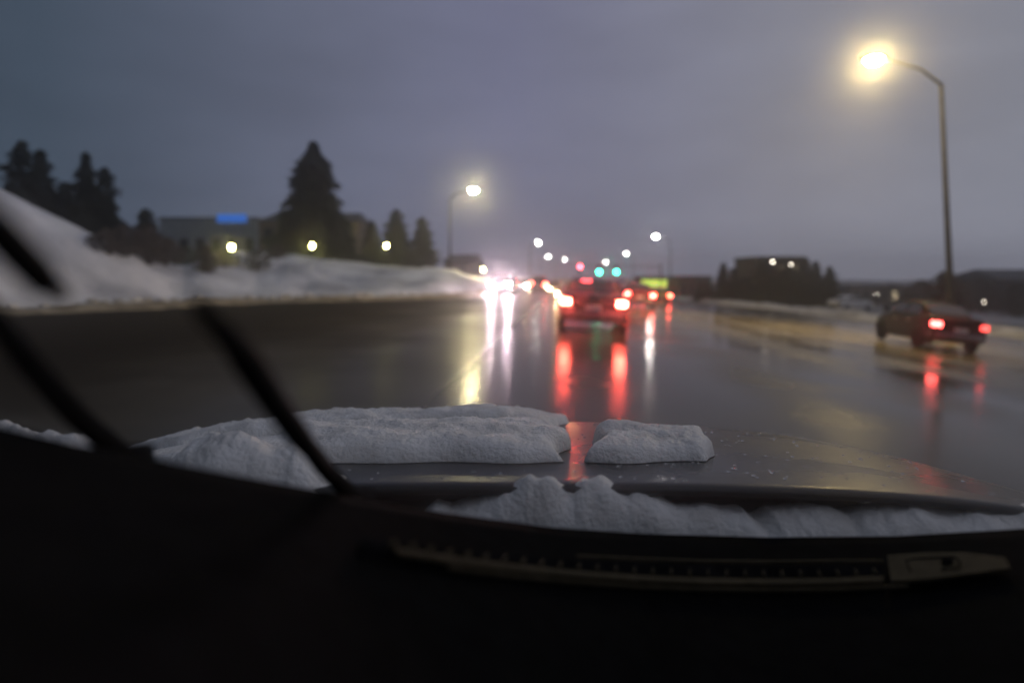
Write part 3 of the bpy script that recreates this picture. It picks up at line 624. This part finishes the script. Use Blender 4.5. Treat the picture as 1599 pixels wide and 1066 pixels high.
# snow on the hood and cowl
def snow_patch(name, quad, base, H, label, seed, p=5, nu=110, nv=44, grp='snow left on the hood'):
    """quad: four (x, d) corners near-left, near-right, far-right, far-left; base(x, d) height below it"""
    rows = []
    for j in range(nv):
        v = j / (nv - 1) * 2 - 1; r = []
        for i in range(nu):
            u = i / (nu - 1) * 2 - 1; a = (u + 1) / 2; c = (v + 1) / 2
            x = (quad[0][0] * (1 - a) + quad[1][0] * a) * (1 - c) + (quad[3][0] * (1 - a) + quad[2][0] * a) * c
            d = (quad[0][1] * (1 - a) + quad[1][1] * a) * (1 - c) + (quad[3][1] * (1 - a) + quad[2][1] * a) * c
            wob = nz2(x, d, 6, seed) * .045 + nz2(x, d, 17, seed + 4) * .018
            x2 = x + wob * abs(u) ** 3; d2 = d + nz2(x, d, 7, seed + 9) * .05 * abs(v) ** 3
            e = max(0, 1 - abs(u) ** (p * 1.6)) ** .5 * max(0, 1 - abs(v) ** p) ** .5
            h = H * e * (.9 + .30 * nz2(x, d, 5, seed + 1) + .20 * nz2(x, d, 15, seed + 2) +   .10 * nz2(x, d, 45, seed + 3) + .06 * nz2(x, d, 110, seed + 5))
            r.append(Vector((x2, d2, base(x2, d2) + max(.0, h) + .002)))
        rows.append(r)
    n = nu; b = MB(); b.slab(rows, (0, 0, -.001))
    o = b.build(name, M['car_snow'], None, True); return tag(o, label, 'snow', grp)
def hx(px, d): return (px - CX) / F * d
hb = lambda x, d: hz(x - .06 * (d - .95), d)
snow_patch('snow_slab', [(hx(262, 1.55), 1.55), (hx(850, 1.62), 1.62), (hx(884, 1.97), 1.97), (hx(150, 1.84), 1.84)], hb, .058, 'long flat snow slab across the far left of the hood', 3, p=9)
snow_patch('snow_slab', [(hx(452, 1.13), 1.13), (hx(880, 1.16), 1.16), (hx(880, 1.58), 1.58), (hx(420, 1.58), 1.58)], hb, .050, 'thick rounded snow slab in the middle of the hood, nearer the glass', 6, p=7)
snow_patch('snow_slab', [(hx(932, 1.17), 1.17), (hx(1112, 1.17), 1.17), (hx(1098, 1.52), 1.52), (hx(942, 1.52), 1.52)], hb, .050, 'short separate snow block on the hood right of the gap', 8, nu=60, p=7)
snow_patch('snow_slab', [(hx(190, 1.30), 1.30), (hx(500, 1.20), 1.20), (hx(520, 1.6), 1.6), (hx(205, 1.6), 1.6)], hb, .024, 'thin snow layer left of the wiper on the hood', 12)
def cowl_snow(top, d0, d1, label, seed):
    x0, x1 = top[0][0], top[-1][0]; rows = []
    for j in range(30):
        v = j / 29; r = []
        for i in range(int((x1 - x0) / 3)):
            px = x0 + 3 * i; yt = lerp_tab(top, px) + 5 * nz2(px, 0, .04, seed); dd = d0 + (d1 - d0) * v
            z = CZ - (yt - HY) / F * (d0 + (d1 - d0) * .55); e = max(0, 1 - abs(v * 2 - 1.1) ** 2.2) ** .6
            X = hx(px, (d0 + d1) / 2)
            dd2 = dd + .014 * nz2(X, v * .12, 9, seed + 4)
            r.append(Vector((X + .006 * nz2(X, v * .12, 20, seed + 6), dd2, .935 + max(0, z - .935) * e * (1 + .16 * nz2(X, v * .12, 13, seed + 1) + .07 * nz2(X, v * .12, 34, seed + 2) + .035 * nz2(X, v * .12, 80, seed + 3)))))
        rows.append(r)
    b = MB(); b.slab(rows, (0, 0, -.004)); o = b.build('snow_drift', M['car_snow'], None, True); tag(o, label, 'snow', 'snow packed at the foot of the windshield')
cowl_snow([(655, 800), (680, 786), (705, 791), (735, 780), (765, 768), (800, 764), (825, 750), (850, 747), (875, 753), (895, 765), (912, 750), (935, 745), (955, 752), (975, 762), (1010, 768), (1060, 786), (1120, 792), (1165, 796), (1184, 812), (1205, 793), (1260, 790), (1305, 795), (1322, 802), (1340, 794), (1420, 790), (1500, 800), (1560, 796), (1620, 788), (1760, 780)], .90, 1.02, 'lumpy snow drift along the foot of the windshield, middle to right', 2)
cowl_snow([(268, 712), (292, 690), (330, 676), (380, 680), (430, 690), (470, 710), (510, 735), (545, 765)], .90, 1.08, 'grey snow wedge under the wiper at the left of the windshield foot', 7)
cowl_snow([(-120, 655), (0, 664), (60, 668), (120, 684), (150, 705)], .88, 1.0, 'dim snow in the lower left corner of the windshield', 9)
# drops on the wet glass and hood
rnd = random.Random(11)
mdrop = bpy.data.materials.new('water_drop'); mdrop.use_nodes = True; pb_ = mdrop.node_tree.nodes['Principled BSDF']
pb_.inputs['Transmission Weight'].default_value = 1; pb_.inputs['IOR'].default_value = 1.33; pb_.inputs['Roughness'].default_value = .05
b = MB()
for i in range(420):
    x = rnd.uniform(-.5, 1.0); d = rnd.uniform(1.0, 1.9)
    r = rnd.uniform(.0015, .004); c = Vector((x, d, hb(x, d) + .001)); vs = []
    for ph, q in ((0, 1), (.6, .8), (1.1, .4)):
        vs.append([c + Vector((math.cos(a) * r * q, math.sin(a) * r * q, r * .55 * math.sin(ph))) for a in [k * math.pi / 4 for k in range(8)]])
    b.loft(vs)
tag(mesh('water_drops', b.v, b.f, mdrop, None, True), 'rain drops beaded on the dark hood', 'water drops', kind='stuff')

# ---------------------------------------------------------------- haze
b = MB(); b.box((-720, -75, -12), (720, 915, 26)); hzm = bpy.data.materials.new('haze'); hzm.use_nodes = True; t_ = hzm.node_tree; t_.nodes.clear()
o_ = t_.nodes.new('ShaderNodeOutputMaterial'); v_ = t_.nodes.new('ShaderNodeVolumePrincipled'); v_.inputs['Color'].default_value = (.93, .92, .95, 1)
v_.inputs['Density'].default_value = .0008; v_.inputs['Anisotropy'].default_value = .6; t_.links.new(v_.outputs[0], o_.inputs['Volume'])
tag(b.build('haze', hzm), 'damp evening haze over the road', kind='stuff')
